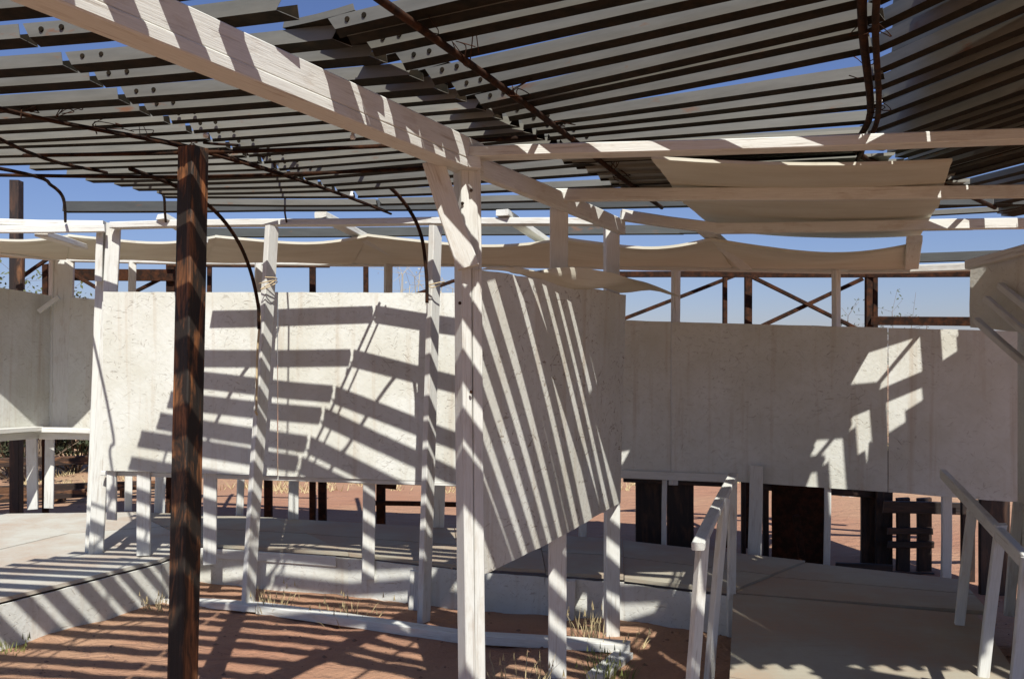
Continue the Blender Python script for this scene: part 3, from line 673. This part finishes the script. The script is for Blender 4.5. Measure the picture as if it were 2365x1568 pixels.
# ------------------------------------------------------------------ dark boarding beyond the right wall
ps = thing('black_plank_screen', 'dark upright planks and pallet slats behind the right hand wall', 'screen', (2.6, 6.9, 0))
for (x0, x1, yt, d) in ((1468, 1531, 1040, 7.2), (1541, 1602, 1040, 7.15), (1988, 2020, 1040, 6.8), (2022, 2060, 1040, 6.7), (2070, 2100, 1150, 6.6), (2118, 2150, 1150, 6.6), (2262, 2330, 1060, 5.9), (2220, 2250, 1120, 6.3), (1712, 1722, 1040, 7.0), (1762, 1775, 1040, 7.0)):
    xm = (x0+x1)/2; bar('plank', at(xm, gd(xm, d)+4, d), at(xm, yt, d), (x1-x0)/F*d, .035, PLANK, ps, (0, -1, 0))
for (x0, y0, x1, y1, d) in ((2050, 1226, 2152, 1226, 6.55), (2050, 1257, 2156, 1257, 6.55), (2050, 1326, 2156, 1330, 6.5), (1440, 1100, 1700, 1112, 7.1), (2040, 1170, 2330, 1178, 6.5), (1760, 1118, 2060, 1140, 6.75), (1930, 1306, 2060, 1312, 6.3)):
    bar('cross_slat', at(x0, y0, d), at(x1, y1, d), .03, .05 if y0 > 1200 else .09, PLANK, ps)
rs = thing('rust_stained_panel', 'dark rust stained steel panel leaning behind the deck on the right', 'panel', (2.2, 6.9, 0))
sheet('panel', (at(1782, 1330, 6.7), at(1906, 1330, 6.55), at(1906, 1080, 6.55), at(1782, 1080, 6.7)), RUSTSHEET, rs, .01, 10, 10, disp=lambda u, v: .02*math.sin(5*u))
bar('rib', at(1855, 1310, 6.45), at(1838, 1190, 6.45), .05, .03, RUSTSHEET, rs, (0, -1, 0))

# ------------------------------------------------------------------ rail fence and timbers at the far left
fl = thing('rail_fence', 'low dark rail fence among bushes beyond the left deck', 'fence', (-5.5, 10, 0))
for (x, d) in ((-40, 9.4), (42, 9.6), (138, 9.8), (290, 10.2), (400, 10.4)):
    bar('fence_post', at(x, gd(x, d)+4, d), at(x, 1120, d), .10, .10, DARK, fl, (0, -1, 0))
for (y0, y1) in ((1128, 1116), (1062, 1054)):
    bar('fence_rail', at(-120, y0+10, 9.2), at(430, y1, 10.5), .06, .10, DARK, fl)
bar('fence_rail', at(-120, 1160, 9.1), at(200, 1138, 9.8), .05, .09, DARK, fl)

# ------------------------------------------------------------------ plants
def bush(name, label, base, h, r, nst, nleaf, leaf, twig, lsize=.03, group=None, spread=.8, flat=1.0):
    t = thing(name, label, 'bush', base, group); vs, fs, lv, lf = [], [], [], []
    rr = random.Random(hash((round(base[0], 2), round(base[1], 2))) & 0xffff); tips = []
    def seg(a, b, ra, rb):
        d = (b-a).normalized(); u = d.cross(Vector((.3, .5, .81))).normalized(); v = d.cross(u); k0 = len(vs)
        for (p, q) in ((a, ra), (b, rb)):
            for k in range(4): vs.append(tuple(p+(u*math.cos(k*1.571)+v*math.sin(k*1.571))*q))
        for k in range(4): fs.append((k0+k, k0+(k+1) % 4, k0+4+(k+1) % 4, k0+4+k))
    for i in range(nst):
        an = rr.uniform(0, 6.28); out = rr.uniform(.15, 1)*r*spread; hh = h*rr.uniform(.65, 1)
        p = Vector((rr.uniform(-.08, .08), rr.uniform(-.08, .08), -.03)); n = 6
        tgt = Vector((math.cos(an)*out, math.sin(an)*out*flat, hh)); wob = Vector((0, 0, 0))
        for k in range(1, n+1):
            f = k/n; wob += Vector((rr.gauss(0, .03), rr.gauss(0, .03), 0))*h*.4
            q = Vector((tgt.x*f**.8, tgt.y*f**.8, tgt.z*f))+wob; ra = .018*h*.5*(1-f*.8)
            seg(p, q, ra*1.1, ra)
            if k >= 2:
                for _ in range(3):
                    b = q+Vector((rr.gauss(0, 1), rr.gauss(0, 1), rr.uniform(-.2, 1))).normalized()*h*rr.uniform(.07, .2)
                    seg(q, b, ra*.5, .002); tips.append((q, b))
            p = q
    for i in range(nleaf):
        a, b = rr.choice(tips); c = a.lerp(b, rr.uniform(.2, 1.15))+Vector((rr.gauss(0, 1), rr.gauss(0, 1), rr.gauss(0, 1)))*h*.022
        u = Vector((rr.gauss(0, 1), rr.gauss(0, 1), rr.gauss(0, 1))).normalized(); v = u.orthogonal().normalized(); s = lsize*rr.uniform(.5, 1.2)
        k0 = len(lv); lv += [tuple(c-u*s), tuple(c+v*s*.5), tuple(c+u*s), tuple(c-v*s*.5)]; lf.append((k0, k0+1, k0+2, k0+3))
    me = bpy.data.meshes.new('stem'); me.from_pydata(vs, [], fs); link('stem', me, twig, t, Matrix.Translation(Vector(base)))
    if lf:
        me = bpy.data.meshes.new('foliage'); me.from_pydata(lv, [], lf); link('foliage', me, leaf, t, Matrix.Translation(Vector(base)))
    return t
def gp(px, d): p = at(px, HY, d); return (p.x, d, gz(p.x, d)-.02)
bush('desert_bush', 'green leafy bush top showing above the far left wall', gp(72, 11.5), 2.75, .8, 12, 2600, LEAF, TWIG, .035)
bush('desert_bush', 'pale leafless bush above the middle of the white wall', gp(955, 14), 3.05, 1.1, 26, 500, STRAW, STRAW, .02)
bush('desert_bush', 'thin twiggy bush above the shaded wall beside the cross brace', gp(1975, 13), 2.35, .5, 9, 500, LEAFD, TWIG, .035)
bush('desert_bush', 'small dark bush top above the rusty chord at the right', gp(2095, 13.5), 2.42, .7, 12, 800, LEAFD, TWIG, .03)
bush('desert_bush', 'dark tangled bush under the far left wall', gp(30, 11.8), 1.3, 1.5, 26, 3200, LEAFD, TWIG, .04, spread=1)
bush('desert_bush', 'dark tangled bush seen between the far left posts', gp(175, 12.4), 1.35, 1.5, 26, 3200, LEAFD, TWIG, .04, spread=1)
bush('desert_bush', 'dark low bush seen under the left end of the white wall', gp(320, 12.8), .8, 1.1, 20, 1800, LEAFD, TWIG, .035, spread=1)
bush('desert_bush', 'grey brushwood seen through the gap beside the rusty panel', gp(1955, 11.5), .62, .7, 26, 500, LEAFD, TWIG, .03, spread=1.1)
bush('desert_bush', 'olive bush in the gap left of the ramp handrail', gp(1640, 15), .9, .9, 16, 1200, LEAF, TWIG, .04)
bush('desert_bush', 'olive bush beyond the pallet slats at the right', gp(2160, 14), .8, 1.2, 20, 1400, LEAF, TWIG, .04)
for i, (px, d, h, lab) in enumerate(((1452, 13, .55, 'dry straw coloured scrub in the first gap right of the chipboard panel'), (1622, 12.2, .5, 'straw scrub behind the left ramp handrail'), (1720, 14, .7, 'straw scrub in the gap left of the rusty panel'), (1180, 15, .5, 'low straw scrub far behind the middle of the deck'), (2235, 13, .6, 'straw scrub beyond the right ramp handrail posts'), (760, 17, .5, 'low straw scrub on open sand beyond the white wall'))):
    bush('dry_scrub', lab, gp(px, d), h, .8, 18, 1100, STRAW if i % 2 else LEAF, TWIG, .035, spread=1.1)
def grass(label, px, py, n, h, r, m, mat2=None, seed=1):
    rr = random.Random(seed); b = atz(px, py, 0.0); b.z = gz(b.x, b.y)-.005; vs, fs = [], []
    for i in range(n):
        a = rr.uniform(0, 6.28); q = rr.random()**.6*r; x, y = math.cos(a)*q, math.sin(a)*q; hh = h*rr.uniform(.35, 1)
        lx, ly = rr.gauss(0, .22)*hh+x*.4, rr.gauss(0, .22)*hh+y*.4; w2 = rr.uniform(.0018, .0035); t = rr.uniform(0, 3.14)
        dx, dy = math.cos(t)*w2, math.sin(t)*w2; k = len(vs)
        vs += [(x-dx, y-dy, 0), (x+dx, y+dy, 0), (x+lx*.45+dx*.8, y+ly*.45+dy*.8, hh*.6), (x+lx*.45-dx*.8, y+ly*.45-dy*.8, hh*.6), (x+lx, y+ly, hh)]
        fs += [(k, k+1, k+2, k+3), (k+3, k+2, k+4)]
        if rr.random() < .25:                      # seed head
            k = len(vs); c = Vector((x+lx, y+ly, hh)); s = w2*2.2
            vs += [tuple(c+Vector((-s, 0, 0))), tuple(c+Vector((0, s, .012))), tuple(c+Vector((s, 0, 0))), tuple(c+Vector((0, -s, .012))), tuple(c+Vector((0, 0, .045)))]
            fs += [(k, k+1, k+4), (k+1, k+2, k+4), (k+2, k+3, k+4), (k+3, k, k+4)]
    me = bpy.data.meshes.new('grass_clump'); me.from_pydata(vs, [], fs)
    return tag(link('grass_clump', me, m, None, Matrix.Translation(b)), label, 'grass')
grass('dry grass clump by the foot of the post left of the central post', 632, 1412, 60, .15, .12, STRAW, seed=2)
grass('thin dry grass clump along the white ground sill', 800, 1425, 50, .12, .20, STRAW, seed=3)
grass('dry grass clump at the foot of the rear partition post', 1352, 1485, 40, .19, .11, STRAW, seed=4)
grass('green grass clump in front of the rear partition post', 1405, 1565, 90, .12, .12, GREEN, seed=5)
grass('thin grass at the bottom edge beside the central post', 1190, 1600, 40, .16, .2, STRAW, seed=6)
grass('small weed against the left deck riser', 24, 1506, 40, .08, .08, GREEN, seed=7)
grass('small dry tuft at the corner of the left deck riser', 372, 1405, 40, .10, .10, STRAW, seed=8)
grass('dry grass tuft beside the end of the white ground sill', 1450, 1500, 26, .10, .13, STRAW, seed=9)
# dry tufts scattered over the open sand beyond
rr = random.Random(5); vs, fs = [], []
for i in range(1500):
    d = 10.5+27*rr.random()**1.4; x = rr.uniform(-.75, .75)*d; z = gz(x, d)
    for k in range(14):
        h = rr.uniform(.03, .13); a = rr.uniform(0, 6.28); lx, ly = math.cos(a)*h*.7, math.sin(a)*h*.7; w2 = .006; q = len(vs)
        ox, oy = rr.gauss(0, .06), rr.gauss(0, .06)
        vs += [(x+ox-w2, d+oy, z), (x+ox+w2, d+oy, z), (x+ox+lx, d+oy+ly, z+h)]; fs.append((q, q+1, q+2))
me = bpy.data.meshes.new('desert_grass'); me.from_pydata(vs, [], fs)
tag(link('desert_grass', me, STRAW), 'dry grass tufts scattered over the open sand', 'grass', kind='stuff')

rr = random.Random(8); vs, fs = [], []
for i in range(1500):
    d = rr.uniform(3.6, 6.3) if i < 1000 else rr.uniform(8, 16); x = rr.uniform(-.6, .62)*d; r_ = rr.choice((.004, .005, .006, .008, .011, .016)); z = gz(x, d); q = len(vs)
    for (a, b, c) in ((1, 0, 0), (0, 1, 0), (-1, 0, 0), (0, -1, 0), (0, 0, .8), (0, 0, -.8)):
        vs.append((x+a*r_*rr.uniform(.7, 1.3), d+b*r_*rr.uniform(.7, 1.3), z+c*r_*rr.uniform(.6, 1.1)))
    for (a, b) in ((0, 1), (1, 2), (2, 3), (3, 0)): fs.append((q+a, q+b, q+4)); fs.append((q+b, q+a, q+5))
me = bpy.data.meshes.new('pebbles'); me.from_pydata(vs, [], fs)
tag(link('pebbles', me, m_plain('red_brown_pebble', (.26, .15, .095), .9, .4, 30)), 'small pebbles strewn over the sand', 'pebbles', kind='stuff')

# ------------------------------------------------------------------ small things on the ground
def rock(label, p, s, m, seed):
    bm = bmesh.new(); bmesh.ops.create_icosphere(bm, subdivisions=2, radius=1)
    for v in bm.verts:
        v.co *= 1+.45*noise.noise(v.co*1.3+Vector((seed, 0, 0))); v.co = Vector((v.co.x*s[0], v.co.y*s[1], v.co.z*s[2]))
    me = bpy.data.meshes.new('rubble_block'); bm.to_mesh(me); bm.free()
    tag(link('rubble_block', me, m, None, Matrix.Translation(p)), label, 'rubble', 'pale rubble behind the deck')
for i, (x, d, s, lab) in enumerate(((1935, 10.6, .16, 'large pale rubble block in the gap beside the rusty panel'), (1965, 10.3, .11, 'smaller pale rubble block right of the large one in the gap'), (1950, 11.0, .10, 'pale rubble lump behind the large block in the gap'))):
    p = Vector(gp(x, d)); p.z += s*.4; rock(lab, p, (s*1.3, s, s*.7), ROCK, i*3.3)
b = thing('timber_offcut', 'weathered timber offcut lying on the sand at the bottom centre', 'timber', tuple(atz(1400, 1545, .0)))
bar('board', atz(1375, 1565, .015), atz(1442, 1510, .015), .10, .035, WOOD, b)
